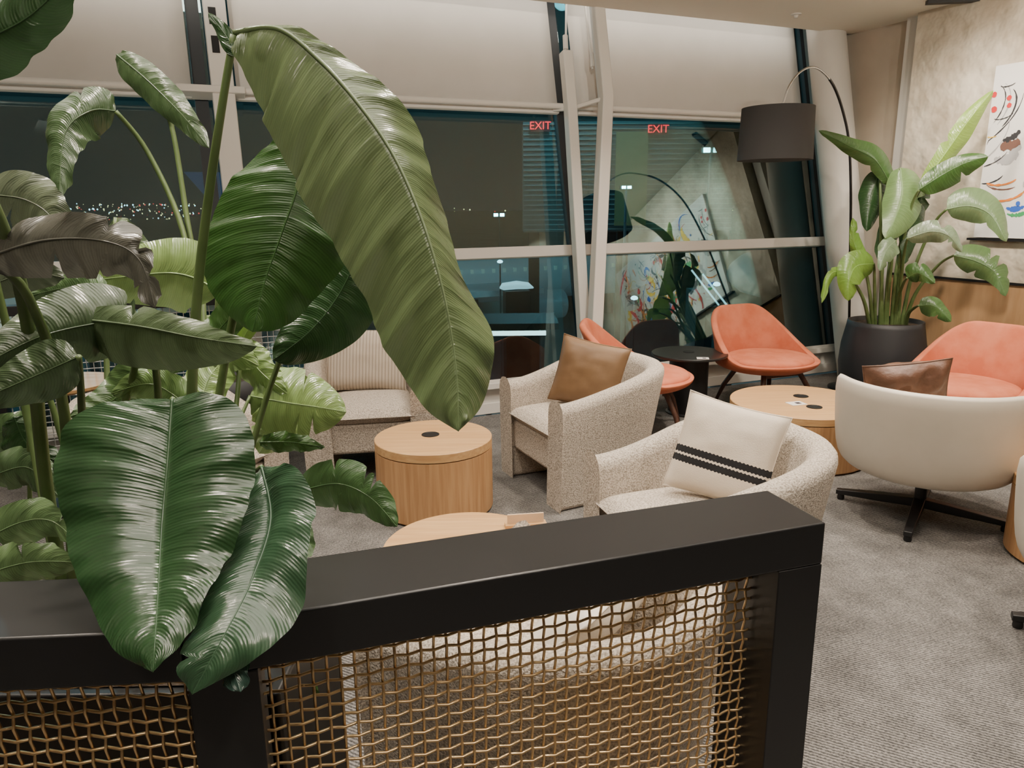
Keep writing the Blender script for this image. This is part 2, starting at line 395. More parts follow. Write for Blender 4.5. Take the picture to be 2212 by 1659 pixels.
dot(*apx(2156, 205), .022, 2); dot(*apx(2155, 237), .024, 2); dot(*apx(2188, 212), .02, 2); dot(*apx(2188, 228), .018, 2)
for (px, py, a, l, w, m) in [(2178, 225, 1.5, .3, .004, 1), (2188, 225, 1.5, .33, .005, 7), (2200, 235, 1.4, .3, .006, 1), (2176, 260, .2, .16, .004, 1), (2185, 190, .1, .12, .004, 1), (2165, 300, .75, .7, .005, 1), (2160, 330, .9, .5, .004, 7), (2190, 318, .2, .16, .035, 6), (2200, 330, 1.2, .2, .03, 7), (2180, 350, .1, .2, .03, 7), (2195, 300, .5, .15, .02, 1), (2170, 405, .1, .25, .008, 3), (2165, 415, -.1, .25, .006, 6), (2150, 398, .3, .2, .005, 1), (2190, 436, .3, .25, .009, 3), (2200, 455, .1, .15, .018, 4), (2202, 468, .1, .15, .014, 5), (2150, 360, .4, .3, .004, 1), (2140, 300, -.2, .15, .004, 8)]:
    stroke(*apx(px, py), a, l, w, m, .8)
for k in range(190):
    stroke(rng.uniform(.42, AW-.1), rng.uniform(.1, AH-.15), rng.uniform(0, 3.14), rng.uniform(.06, .5), rng.choice([.004, .006, .01, .02, .035]), rng.choice([1, 1, 1, 2, 3, 3, 4, 5, 6, 7, 7, 8, 8]), rng.uniform(-1.8, 1.8))
for k in range(90): dot(rng.uniform(.3, AW-.1), rng.uniform(.1, AH-.1), rng.uniform(.004, .02), rng.choice([1, 2, 3, 4, 8, 7]))
b.build('paint', artc, ar)
b = MB(); b.obox(P(-.05, -.025, 0), RT*(AW+.1), RN*.05, (0, 0, .018)); b.build('ledge', blacksat, ar)

# ------------------------------------------------------------ dividers
def wire_panel(b, o, ax, az, L_, Hh, sp, r, n=5):
    ax, az, o = V(ax).normalized(), V(az).normalized(), V(o); nn = ax.cross(az)
    nx, nz = int(L_/sp), int(Hh/sp); A_ = r*1.2
    for k in range(nx+1):
        x = (k+.5)*L_/(nx+1)
        pts = [o+ax*x+az*(j*sp*.5)+nn*(A_*(0 if j % 2 == 0 else (1 if ((j//2+k) % 2) else -1))) for j in range(2*nz+2) if j*sp*.5 <= Hh]
        b.tube(pts, r, n, cap=False)
    for k in range(nz+1):
        z = (k+.5)*sp
        if z > Hh: continue
        sx = L_/(nx+1)
        pts = [o+az*z+ax*(j*sx*.5)+nn*(A_*(0 if j % 2 == 0 else (-1 if ((j//2+k) % 2) else 1))) for j in range(2*nx+3)]
        b.tube(pts, r, n, cap=False)
def divider(A, B, label, top=1.1, dep=.165, bh=.08, pw=.09, sp=.0215, wr=.0025, wm=gold, lpost=True, rpost=True):
    A = V((A[0], A[1], 0)); B = V((B[0], B[1], 0)); e = (A-B).normalized(); Ln = (A-B).length; d = V((-e.y, e.x, 0))*dep
    r = thing('mesh_divider', (A+B)/2, label=label, cat='room divider', group='black framed wire mesh dividers')
    o = B-r.location; l0 = pw if lpost else 0; l1 = pw if rpost else 0
    f = MB(); f.obox(o+V((0, 0, top-bh)), e*Ln, d, (0, 0, bh)); f.build('top_rail', black, r, bevel=.004)
    if rpost:
        f = MB(); f.obox(o+e*(Ln-pw), e*pw, d, (0, 0, top-bh)); f.build('post', black, r, bevel=.002)
    if lpost:
        f = MB(); f.obox(o, e*pw, d, (0, 0, top-bh)); f.build('post', black, r, bevel=.002)
    f = MB(); f.obox(o+e*l0, e*(Ln-l0-l1), d, (0, 0, bh)); f.build('bottom_rail', black, r, bevel=.004)
    w = MB(); wire_panel(w, o+e*l0+d*.45+V((0, 0, bh)), e, (0, 0, 1), Ln-l0-l1, top-2*bh, sp, wr); w.build('wire_mesh', wm, r, sharp=180)
    return r
A1 = PZ(1785, 1129, 1.1); B1 = PZ(390, 1362, 1.1)
divider(A1, B1, 'black framed gold wire mesh divider in front, ending at a corner post', pw=.092)
A2 = PZ(425, 1370, 1.1); B2 = PZ(0, 1390, 1.1); e2 = (A2-B2).normalized()
A2b = B1 - e2*.003; B2b = A2b - e2*.95
divider(A2b, B2b, 'gold wire mesh divider at lower left under the big hanging leaf', rpost=False)
A3 = V((-1.14, 5.17, 0)); divider(A3, A3-S*2.2, 'far pale wire mesh divider beside the windows behind the plants', dep=.1, bh=.06, pw=.1, sp=.04, wr=.003, wm=silver)

# ------------------------------------------------------------ armchair
def make_armchair():
    r = thing('armchair', (0, 0, 0), cat='armchair', group='boucle tub armchairs')
    n = 26; hw, yf, yb = .38, -.37, .39
    path = []
    for i in range(10): path.append((-hw, yf+(0.02-yf)*i/10, -1, 0))
    for i in range(n+1):
        a = math.pi*(1-i/n); ex = .85
        cx, sx_ = math.cos(a), math.sin(a)
        x = math.copysign(abs(cx)**ex, cx)*hw; y = .02+abs(sx_)**ex*(yb-.02)
        nx, ny = cx/hw, sx_/(yb-.02); l = math.hypot(nx, ny); path.append((x, y, nx/l, ny/l))
    for i in range(10): path.append((hw, .02+(yf-.02)*(i+1)/10, 1, 0))
    b = MB(); rows = []; th = .115
    for (x, y, nx, ny) in path:
        k = sm((y-yf)/(yb-yf)); zt = .605+.15*k; zb = .0+.10*sm((y-.15)/.2)
        sec = []
        rr = .052
        prof = [(0, zb), (0, zb+(zt-zb)*.35), (0, zb+(zt-zb)*.7), (0, zt-rr)] + [(rr-rr*math.cos(q), zt-rr+rr*math.sin(q)) for q in (rad(30), rad(60), rad(90))] + [(th-rr+rr*math.sin(q), zt-rr+rr*math.cos(q)) for q in (0, rad(30), rad(60), rad(90))] + [(th, zb+(zt-zb)*.5), (th, zb)]
        for o_, z in prof:
            fl = (.05*k+.01)*(z/.7)-.045*(1-z/.7)*(.3+k)
            sec.append((x+nx*(fl-o_), y+ny*(fl-o_)-(0), z))
        rows.append(sec)
    ids = b.grid(rows, True); b.face(ids[0]); b.face(ids[-1][::-1])
    b.f = [f[::-1] for f in b.f]
    b.build('shell', boucle, r, bevel=.026, sharp=50)
    b = MB(); b.box(0, -.065, .28, .56, .56, .19); b.build('seat_base', boucle, r, bevel=.02)
    b = MB(); nx_, ny_ = 20, 20
    def cu(u, v, top):
        x = u*.268; y = -.375+(v+1)/2*.60
        e = (1-abs(u)**8)**.5*(1-abs(v)**8)**.5
        dome = .02*(1-u*u)*(1-v*v)
        return (x, y-.0, .415+(.05*e+dome if top else -.05*e))
    b.grid([[cu(-1+2*i/nx_, -1+2*j/ny_, True) for i in range(nx_+1)] for j in range(ny_+1)])
    b.grid([[cu(1-2*i/nx_, -1+2*j/ny_, False) for i in range(nx_+1)] for j in range(ny_+1)])
    b.build('seat_cushion', boucle, r, sharp=80)
    return r
ac = make_armchair(); ac.location = (.43, 4.30, 0); ac.rotation_euler.z = rad(-65); ac['label'] = 'boucle tub armchair holding the tan leather cushion'
dup(ac, (-.92, 4.66, 0), rad(10), 'boucle tub armchair holding the ribbed cream cushion, back to windows')
dup(ac, (.79, 2.81, 0), rad(-72), 'boucle tub armchair holding the cushion with black stripes')
dup(ac, (.13, 1.80, 0), rad(-125), 'boucle tub armchair seen through the gold mesh of the front divider')
dup(ac, (-1.72, 3.60, 0), rad(60), 'boucle tub armchair mostly hidden behind the left plants')

# ------------------------------------------------------------ pillows
def pillow(w, h, t, mat_, c, nrm, roll, label, group='cushions on the chairs', piping=True, crump=.12):
    b = MB(); n = 22
    for sgn in (1, -1):
        rows = []
        for j in range(n+1):
            v = -1+2*j/n; row = []
            for i in range(n+1):
                u = (-1+2*i/n)*sgn
                px = u*w/2*(1-.07*(1-v*v)**1.0*abs(u)**3); pz = v*h/2*(1-.07*(1-u*u)*abs(v)**3)
                th = t/2*((1-abs(u)**2.6)*(1-abs(v)**2.6))**.55
                th *= 1+crump*noise.noise(V((u*2, v*2, sgn*3)))+crump*.6*noise.noise(V((u*5, v*5, sgn*7)))
                row.append((px, -sgn*th, pz))
            rows.append(row)
        b.grid(rows)
    r = thing('cushion', c, label=label, cat='cushion', group=group)
    nrm = V(nrm).normalized(); up = V((0, 0, 1))
    x = (-nrm).cross(up).normalized(); z = x.cross(-nrm).normalized()
    m = Matrix((x, -nrm, z)).transposed().to_4x4() @ Matrix.Rotation(roll, 4, 'Y')
    r.matrix_world = Matrix.Translation(c) @ m
    cov = b.build('cover', mat_, r, sharp=180)
    if piping:
        b = MB(); pts = []
        for (u0, v0, u1, v1) in ((-1, -1, 1, -1), (1, -1, 1, 1), (1, 1, -1, 1), (-1, 1, -1, -1)):
            for k in range(12):
                u = u0+(u1-u0)*k/12; v = v0+(v1-v0)*k/12
                pts.append((u*w/2*(1-.07*(1-v*v)*abs(u)**3), 0, v*h/2*(1-.07*(1-u*u)*abs(v)**3)))
        pts.append(pts[0]); b.tube(pts, .004, 6); b.build('seam', mat_, cov, sharp=180)
    return r
pillow(.44, .41, .15, tan, V((.46, 4.33, .665)), (-.45, -.85, .28), rad(8), 'smooth tan leather cushion on the middle boucle armchair')
pillow(.41, .41, .15, strm, V((.865, 2.86, .67)), (-.36, -.87, .33), rad(11), 'cream woven cushion with two black stripes')
pillow(.54, .42, .15, ribm, V((-.97, 4.83, .665)), (.12, -.95, .28), rad(3), 'cream ribbed cushion leaning in the armchair near the windows')
pillow(.46, .36, .15, plain_pillow, V((.21, 1.80, .585)), (-.62, .42, .72), rad(3), 'pale linen cushion inside the armchair behind the gold mesh')
pillow(.42, .36, .17, brown, V((2.07, 3.78, .685)), (.15, .75, .30), rad(9), 'dark brown leather cushion in the cream swivel chair', crump=.5)

# ------------------------------------------------------------ drum tables
def drum(name, c, Rr, h, holes, label, group='round oak drum tables', rz=0):
    r = thing(name, (c[0], c[1], 0), rz, label, 'table', group)
    b = MB(); b.lathe([(Rr-.02, 0), (Rr-.02, .012), (Rr, .014), (Rr, h-.052)], 72); b.build('body', oak_s, r)
    b = MB(); b.lathe([(Rr-.010, h-.052), (Rr-.010, h-.046)], 72); b.build('shadow_gap', walnut, r)
    b = MB(); b.lathe([(Rr-.004, h-.046), (Rr, h-.046), (Rr, h-.003), (Rr-.003, h), (Rr-.004, h)], 72)
    tp = b.build('tabletop', oak_t, r)
    for x, y in holes:
        b = MB(); b.lathe([(.05, h-.001), (.05, h+.003), (.044, h+.004), (.042, h+.001), (.0, h+.001)], 32, (x, y)); b.build('grommet', blacksat, tp)
    return r
drum('drum_table', (-.44, 3.94), .325, .41, [(-.02, .03)], 'round oak drum table with one black grommet between two armchairs')
drum('drum_table', (-.18, 2.64), .325, .375, [], 'oak drum table half hidden behind the black divider rail')
drum('drum_table', (1.92, 4.77), .45, .37, [(.05, .12), (.03, -.16)], 'widest low oak drum table with two black grommets')
drum('drum_table', (2.70, 3.20), .33, .385, [], 'oak drum table cut off by the right edge of the photo')
def card(c, w, d, h, rz, label, mt=paperm):
    r = thing('table_card', c, rz, label, 'card')
    b = MB(); b.box(0, 0, h/2, w, d, h); b.build('sheet', mt, r)
    b = MB(); b.box(w*.12, 0, h+.0006, w*.3, d*.4, .001); b.build('print', darkink, r)
p = PZ(1720, 872, .37); card((p.x, p.y, .3702), .11, .085, .003, rad(15), 'small white card lying on the widest drum table')
p = PZ(1518, 776, .49); card((p.x, p.y, .4962), .09, .07, .003, rad(-10), 'small white card lying on the black side table')
p = PZ(1135, 1132, .375); r = thing('sign_holder', (p.x, p.y-.02, .3752), rad(8), 'pale wood sign holder standing on the half hidden drum table', 'sign holder')
b = MB(); b.box(0, 0, .008, .17, .04, .016); b.build('base', oak_t, r, bevel=.002)
b = MB(); b.box(0, 0, .035, .15, .008, .04); b.build('back_plate', M('pale_wood', (.62, .45, .3), .6, col2=(.68, .5, .34), vs=10), r, bevel=.001)
p = PY(1489, 770, 5.83); r = thing('side_table', (p.x, 5.83, 0), 0, 'round black side table with cylinder pedestal by the windows', 'table')
b = MB(); b.lathe([(.17, 0), (.17, .01), (.155, .02), (.155, .475)], 48); b.build('pedestal', blacksat, r)
b = MB(); b.lathe([(.0, .475), (.295, .475), (.30, .48), (.30, .49), (.296, .495), (.0, .495)], 64); tp = b.build('tabletop', black, r)
b = MB(); b.lathe([(.045, .4955), (.045, .498), (.0, .498)], 24, (.0, .03)); b.build('grommet', blacksat, tp)

# ------------------------------------------------------------ coral chairs
def make_coral():
    r = thing('lounge_chair', (0, 0, 0), cat='lounge chair', group='coral velvet lounge chairs')
    b = MB(); na, nv = 64, 18; rows = []
    for j in range(nv+1):
        v = j/nv; row = []
        for i in range(na):
            a = rad(360*i/na); aa = abs(((math.degrees(a)+180) % 360)-180)
            g = 1-sm((aa-22)/98)
            Ht = .045+.385*g**1.1
            if v < .3:
                q = 0; rr = .12+.24*(v/.3)**.8; z = .335+.045*(v/.3)**3; lean = 0
            else:
                q = (v-.3)/.7; rr = .36+.03*math.sin(q*math.pi/2)*(1-.7*g) - .035*q*g; z = .38+Ht*q**1.2; lean = .14*q*q*g
            squ = 1+.13*math.sin(2*a)**2*g
            row.append((math.sin(a)*rr*1.08*squ, math.cos(a)*rr*.98*squ+lean-.01, z))
        rows.append(row)
    b.grid(rows, True); b.f = [f[::-1] for f in b.f]
    b.build('shell', coral, r, solid=.05, soff=-1, sub=1, sharp=180)
    b = MB(); rows = []
    for k in range(13):
        q = math.pi*k/12; rr = .335*math.sin(q)**.45 if 0 < k < 12 else .0; z = .425-.045*math.cos(q)
        rows.append([(math.cos(6.283*i/48)*rr*1.06, math.sin(6.283*i/48)*rr*1.0-.03, z+.006*(1 if k > 6 else 0)) for i in range(48)])
    b.grid(rows, True); b.build('seat_cushion', coral, r, sharp=180)
    for sx in (-1, 1):
        for sy in (-1, 1):
            b = MB(); b.tube([(sx*.17, sy*.16-.02, .35), (sx*.24, sy*.24-.02, .18), (sx*.29, sy*.29-.02, 0)], [.022, .019, .012], 12); b.build('leg', walnut, r)
    b = MB(); b.box(0, -.18, .325, .36, .035, .03); b.box(0, .14, .325, .36, .035, .03); b.box(0, -.02, .325, .035, .33, .03); b.build('under_frame', walnut, r, bevel=.003)
    return r
cc = make_coral(); cc.location = (2.07, 5.90, 0); cc.rotation_euler.z = rad(22); cc['label'] = 'coral velvet lounge chair facing us, between side table and arc lamp'
dup(cc, (.95, 5.36, 0), rad(80), 'coral velvet lounge chair seen side-on behind the tan cushion armchair')
dup(cc, (3.08, 4.90, 0), rad(-55), 'coral velvet lounge chair at right behind the cream swivel chair')

# ------------------------------------------------------------ swivel chair
def make_swivel():
    r = thing('swivel_chair', (0, 0, 0), cat='swivel chair', group='cream swivel tub chairs')
    prof = [(0, .02, 0), (.06, .22, 0), (.12, .33, .01), (.2, .40, .055), (.32, .437, .15), (.5, .455, .35), (.75, .468, .7), (1, .475, 1)]
    b = MB(); na = 72; rows = []
    for (v, rr, zn) in prof:
        row = []
        for i in range(na):
            a = 6.28318*i/na; aa = abs(((math.degrees(a)+180) % 360)-180)
            rim = .55+.225*(1-sm((aa-55)/110))
            z = .255+(rim-.255)*zn
            row.append((math.sin(a)*rr, math.cos(a)*rr*.98, z))
        rows.append(row)
    b.grid(rows, True); b.f = [f[::-1] for f in b.f]
    b.build('shell', cream, r, solid=.045, soff=-1, sub=1, sharp=180)
    b = MB(); rows = []
    for k in range(13):
        q = math.pi*k/12; rr = .385*math.sin(q)**.4 if 0 < k < 12 else .0; z = .43-.055*math.cos(q)
        rows.append([(math.cos(6.283*i/48)*rr, math.sin(6.283*i/48)*rr, z) for i in range(48)])
    b.grid(rows, True); b.build('seat_cushion', cream, r, sharp=180)
    b = MB(); b.lathe([(.03, .05), (.03, .24), (.09, .25), (.09, .262)], 24); b.build('pedestal', blacksat, r)
    for k in range(4):
        a = rad(2+90*k); dx, dy = math.cos(a), math.sin(a)
        b = MB(); rows = []
        for t, hh, w in ((0, .05, .03), (.2, .042, .026), (.42, .026, .02)):
            cx, cy = dx*t, dy*t; zc = .075-.02*t/.42*1.5
            rows.append([(cx-dy*w, cy+dx*w, zc+hh/2), (cx+dy*w, cy-dx*w, zc+hh/2), (cx+dy*w, cy-dx*w, zc-hh/2), (cx-dy*w, cy+dx*w, zc-hh/2)])
        ids = b.grid(rows, True); b.face(ids[0][::-1]); b.face(ids[-1]); ba = b.build('base_arm', blacksat, r, bevel=.004)
        b = MB(); b.lathe([(.017, 0), (.02, .01), (.017, .035)], 14, (dx*.395, dy*.395)); b.build('glide', blacksat, ba)
    return r
sw = make_swivel(); sw.location = (2.20, 3.745, 0); sw.rotation_euler.z = rad(143); sw['label'] = 'cream leather swivel chair with brown cushion on black star base'
dup(sw, (2.36, 2.47, 0), rad(153), 'cream swivel chair barely inside the right edge, only foot showing')

# ------------------------------------------------------------ arc lamp
lb = V((3.06, 6.58, 0)); r = thing('arc_floor_lamp', lb, label='black arc floor lamp with a large black drum shade', cat='floor lamp')
b = MB(); b.lathe([(.16, 0), (.16, .02), (.15, .025), (.02, .03)], 40); b.build('base', blacksat, r)
sh = PY(1677, 290, 5.9)
arc = [(1834, 700, 6.58), (1836, 560, 6.56), (1838, 420, 6.53), (1834, 310, 6.48), (1822, 245, 6.42), (1803, 190, 6.32), (1780, 158, 6.2), (1755, 145, 6.1), (1728, 156, 6.0), (1705, 185, 5.93), (1692, 222, 5.9)]
pts = [V((0, 0, .03))]+[PY(*a)-lb for a in arc]
def spline(P_, n):
    out = []
    for i in range(len(P_)-1):
        p0, p1, p2, p3 = P_[max(i-1, 0)], P_[i], P_[i+1], P_[min(i+2, len(P_)-1)]
        for k in range(n):
            t = k/n; out.append(.5*((2*p1)+(p2-p0)*t+(2*p0-5*p1+4*p2-p3)*t*t+(3*p1-p0-3*p2+p3)*t**3))
    out.append(P_[-1].copy()); return out
pts = spline(pts, 6)
b = MB(); b.tube(pts[:40], .011, 10); b.build('pole', blacksat, r)
b = MB(); b.tube(pts[39:]+[V((sh.x, sh.y, sh.z+.19))-lb], .008, 10); b.build('arc_arm', chrome, r)
b = MB(); c = sh-lb
b.lathe([(.268, c.z-.19), (.276, c.z-.19), (.264, c.z+.19), (.258, c.z+.19), (.268, c.z-.185)], 64, (c.x, c.y)); shd = b.build('shade', lampsh, r)
b = MB(); b.lathe([(0, c.z-.178), (.268, c.z-.178), (.268, c.z-.172), (0, c.z-.172)], 48, (c.x, c.y)); b.build('diffuser', diffus, shd)
b = MB(); b.lathe([(0, c.z+.17), (.255, c.z+.17), (.255, c.z+.176), (0, c.z+.176)], 48, (c.x, c.y)); b.build('shade_cap', lampsh, shd)

# ------------------------------------------------------------ leaves
def resample(P_, n):
    q = spline([V(p) for p in P_], 10); d = [0]
    for i in range(1, len(q)): d.append(d[-1]+(q[i]-q[i-1]).length)
    out = []; k = 0
    for i in range(n+1):
        s = d[-1]*i/n
        while k < len(d)-2 and d[k+1] < s: k += 1
        t = (s-d[k])/max(d[k+1]-d[k], 1e-9); out.append(q[k].lerp(q[k+1], min(1, max(0, t))))
    return out, d[-1]
def leaf_surface(b, mid, left, right, tone, N_=60, M_=8, bulge=.10, tears=0, ripple=.0015, seed=0, org=V((0, 0, 0))):
    rg = random.Random(seed); tone = tuple(c*.88 for c in tone)
    m, Lm = resample(mid, N_); l, _ = resample(left, N_); r_, _ = resample(right, N_)
    cut = {}
    for k in range(tears): cut[(rg.randrange(8, N_-5), rg.choice((-1, 1)))] = rg.uniform(.35, .75)
    rows = []; ph = rg.uniform(0, 6)
    for i in range(N_+1):
        tg = (m[min(i+1, N_)]-m[max(i-1, 0)])
        wv = r_[i]-l[i]
        n = tg.cross(wv)
        if n.length < 1e-8: n = V((0, -1, 0))
        n.normalize()
        if n.dot(CAM-m[i]) < 0: n = -n
        row = []
        for j in range(-M_, M_+1):
            a = abs(j)/M_; e = l[i] if j < 0 else r_[i]; sd = -1 if j < 0 else 1
            if (i, sd) in cut: a2 = a*cut[(i, sd)]
            elif (i-1, sd) in cut: a2 = a*(1-.25*(1-cut[(i-1, sd)]))
            else: a2 = a
            w = (e-m[i]).length
            p = m[i].lerp(e, a2)+n*(w*bulge*math.sin(a2*math.pi*.9))
            en = (1 if 2 < i < N_-2 else 0)
            p += n*(ripple*math.sin(i*1.05-a*5+ph)*a + ripple*3.5*math.sin(i*.31+ph+sd*1.3)*a*a + ripple*1.5*math.sin(i*.67-a*4+ph*2)*a)*en
            row.append(p-org)
        rows.append(row)
    ids = b.grid(rows)
    for i, rw in enumerate(ids):
        for j, v in enumerate(rw):
            b.uv[v] = (j/(2*M_), Lm*i/N_); b.col[v] = tone
    k0 = len(b.v); b.tube([p-org for p in m], [max(.0008, .0042*(1-i/N_)**.7*min(1, Lm/.6)) for i in range(N_+1)], 6)
    for k in range(k0, len(b.v)): b.uv[k] = (.5, 0); b.col[k] = tone
def prof(t): return max(0, math.sin(math.pi*min(1, t**.72)))**.75
def leaf_w(b, mid, hw, tone, wl=1, wr=1, fl=.15, fr=.15, **kw):
    c = [V(p) for p in mid]; c = spline(c, 6)
    L1, R1, M1 = [], [], []
    K = len(c)-1
    for i in range(0, K+1):
        t = i/K; p = c[i]; tg = V(c[min(i+1, K)]-c[max(i-1, 0)]); tx, ty = tg.x, tg.y; q = math.hypot(tx, ty) or 1
        nx, ny = -ty/q, tx/q; w = hw*prof(t)
        wm = w*p.z/1600
        M1.append(PY(p.x, p.y, p.z))
        L1.append(PY(p.x+nx*w*wl, p.y+ny*w*wl, p.z+fl*wm*3)); R1.append(PY(p.x-nx*w*wr, p.y-ny*w*wr, p.z+fr*wm*3))
    leaf_surface(b, M1, L1, R1, tone, **kw)
def leaf_e(b, mid, left, right, tone, **kw):
    leaf_surface(b, [PY(*p) for p in mid], [PY(*p) for p in left], [PY(*p) for p in right], tone, **kw)
def stem(b, pts, r0, r1=None, org=V((0, 0, 0))):
    q = spline([PY(*p)-org for p in pts], 6); r1 = r1 or r0
    b.tube(q, [r0+(r1-r0)*i/(len(q)-1) for i in range(len(q))], 10)
DK = (.026, .07, .022); MD = (.055, .13, .032); OL = (.115, .165, .07); LT = (.24, .37, .12); GR = (.10, .10, .08); BR = (.20, .38, .06)
fb = MB()
leaf_e(fb, [(505, 70, 1.22), (600, 62, 1.2), (690, 130, 1.18), (775, 225, 1.15), (850, 335, 1.12), (908, 465, 1.09), (950, 600, 1.06), (975, 720, 1.04), (988, 830, 1.02), (990, 932, 1.0)],
       [(505, 70, 1.22), (540, 190, 1.21), (590, 290, 1.2), (640, 400, 1.18), (705, 505, 1.16), (775, 620, 1.13), (835, 755, 1.10), (885, 835, 1.06), (930, 893, 1.03), (990, 932, 1.0)],
       [(505, 70, 1.22), (610, 50, 1.21), (700, 92, 1.21), (800, 160, 1.2), (885, 245, 1.19), (925, 345, 1.17), (962, 470, 1.15), (1005, 610, 1.12), (1062, 715, 1.1), (1062, 800, 1.07), (1038, 880, 1.03), (990, 932, 1.0)],
       OL, N_=120, M_=16, bulge=.10, ripple=.0034, seed=1)
leaf_w(fb, [(512, 120, 1.21), (490, 80, 1.22), (450, 28, 1.24)], 20, DK, seed=2, N_=20)
leaf_e(fb, [(628, 285, 1.36), (645, 385, 1.33), (610, 500, 1.3), (572, 610, 1.28), (545, 717, 1.26)],
       [(628, 285, 1.36), (560, 330, 1.37), (490, 410, 1.36), (448, 500, 1.34), (440, 590, 1.32), (470, 650, 1.3), (510, 695, 1.28), (545, 717, 1.26)],
       [(628, 285, 1.36), (690, 400, 1.36), (750, 500, 1.35), (752, 555, 1.34), (715, 610, 1.32), (650, 680, 1.3), (600, 712, 1.28), (545, 717, 1.26)],
       (.035, .10, .02), N_=80, M_=12, bulge=.12, seed=3)
leaf_w(fb, [(775, 550, 1.5), (730, 640, 1.48), (670, 715, 1.45), (590, 778, 1.42)], 84, DK, wl=1, wr=1.1, seed=4, tears=2)
leaf_e(fb, [(372, 862, 1.02), (362, 1000, .97), (350, 1130, .92), (342, 1270, .85), (335, 1380, .79), (330, 1452, .765)],
       [(372, 862, 1.02), (290, 862, 1.03), (200, 885, 1.02), (140, 925, 1.0), (124, 1010, .97), (135, 1110, .93), (160, 1220, .88), (205, 1330, .83), (255, 1410, .79), (330, 1452, .765)],
       [(372, 862, 1.02), (430, 850, 1.03), (500, 865, 1.02), (546, 930, 1.0), (552, 1010, .97), (532, 1120, .92), (490, 1210, .88), (440, 1310, .83), (390, 1390, .79), (330, 1452, .765)],
       (.025, .068, .024), N_=90, M_=12, bulge=.10, tears=0, seed=5)
leaf_e(fb, [(565, 1008, 1.03), (585, 1120, .96), (545, 1250, .88), (480, 1380, .81), (415, 1500, .78)],
       [(565, 1008, 1.03), (510, 1100, .98), (470, 1230, .9), (420, 1350, .83), (385, 1440, .79), (415, 1500, .78)],
       [(565, 1008, 1.03), (640, 1010, .99), (678, 1085, .95), (668, 1200, .9), (650, 1320, .86), (600, 1390, .82), (510, 1450, .79), (415, 1500, .78)],
       (.034, .082, .04), N_=70, M_=10, tears=1, seed=6)
leaf_w(fb, [(470, 1290, .86), (490, 1400, .82), (520, 1495, .79)], 58, (.028, .065, .05), seed=66, tears=1)
leaf_w(fb, [(180, 690, 1.16), (300, 705, 1.12), (430, 730, 1.08), (555, 748, 1.04)], 88, (.085, .13, .06), wl=1.0, wr=.5, seed=7, tears=1)
leaf_w(fb, [(540, 855, 1.5), (620, 870, 1.5), (690, 880, 1.5), (748, 890, 1.5)], 78, LT, seed=8, tears=5, fl=.0, fr=.3)
leaf_w(fb, [(560, 955, 1.45), (630, 955, 1.45), (702, 966, 1.45)], 22, MD, seed=9)
leaf_w(fb, [(650, 1060, 1.5), (730, 1045, 1.48), (800, 1075, 1.46), (858, 1138, 1.44)], 56, (.06, .13, .045), seed=10, tears=4)
leaf_w(fb, [(470, 640, 1.5), (440, 610, 1.5), (370, 590, 1.5), (250, 600, 1.5), (135, 615, 1.5)], 80, LT, seed=11)
leaf_w(fb, [(520, 740, 1.55), (560, 800, 1.52), (620, 850, 1.5)], 40, LT, seed=12)
leaf_w(fb, [(430, 900, 1.4), (450, 820, 1.45), (500, 770, 1.5), (560, 790, 1.5)], 50, LT, seed=31)
leaf_w(fb, [(410, 880, 1.3), (330, 830, 1.3), (240, 850, 1.3)], 42, (.13, .22, .07), seed=13)
leaf_w(fb, [(640, 795, 1.6), (600, 900, 1.55), (560, 980, 1.5)], 60, LT, seed=33, tears=3)
leaf_w(fb, [(420, 760, 1.45), (500, 680, 1.45), (520, 600, 1.45)], 36, MD, seed=36)
leaf_w(fb, [(400, 800, 1.5), (360, 740, 1.5), (280, 700, 1.5)], 50, (.09, .17, .06), seed=37)
leaf_w(fb, [(600, 1090, 1.5), (640, 1150, 1.45), (660, 1230, 1.4)], 40, (.08, .15, .06), seed=38, tears=2)
leaf_w(fb, [(520, 1450, 1.25), (600, 1440, 1.28), (690, 1500, 1.3)], 40, MD, seed=14, tears=3)
leaf_w(fb, [(540, 1540, 1.25), (600, 1520, 1.27), (670, 1590, 1.3)], 30, DK, seed=15, tears=3)
plant = thing('bird_of_paradise_plant', (-.50, 1.28, .85), label='tall broad-leaved plant whose giant leaf droops over the centre', cat='plant', group='bird of paradise plants in the near planter')
inv = V(plant.location)
def shift(bm_, o):
    bm_.v = [(x-o.x, y-o.y, z-o.z) for x, y, z in bm_.v]
shift(fb, inv); fb.build('foliage', leafm, plant, sharp=180)
sb = MB()
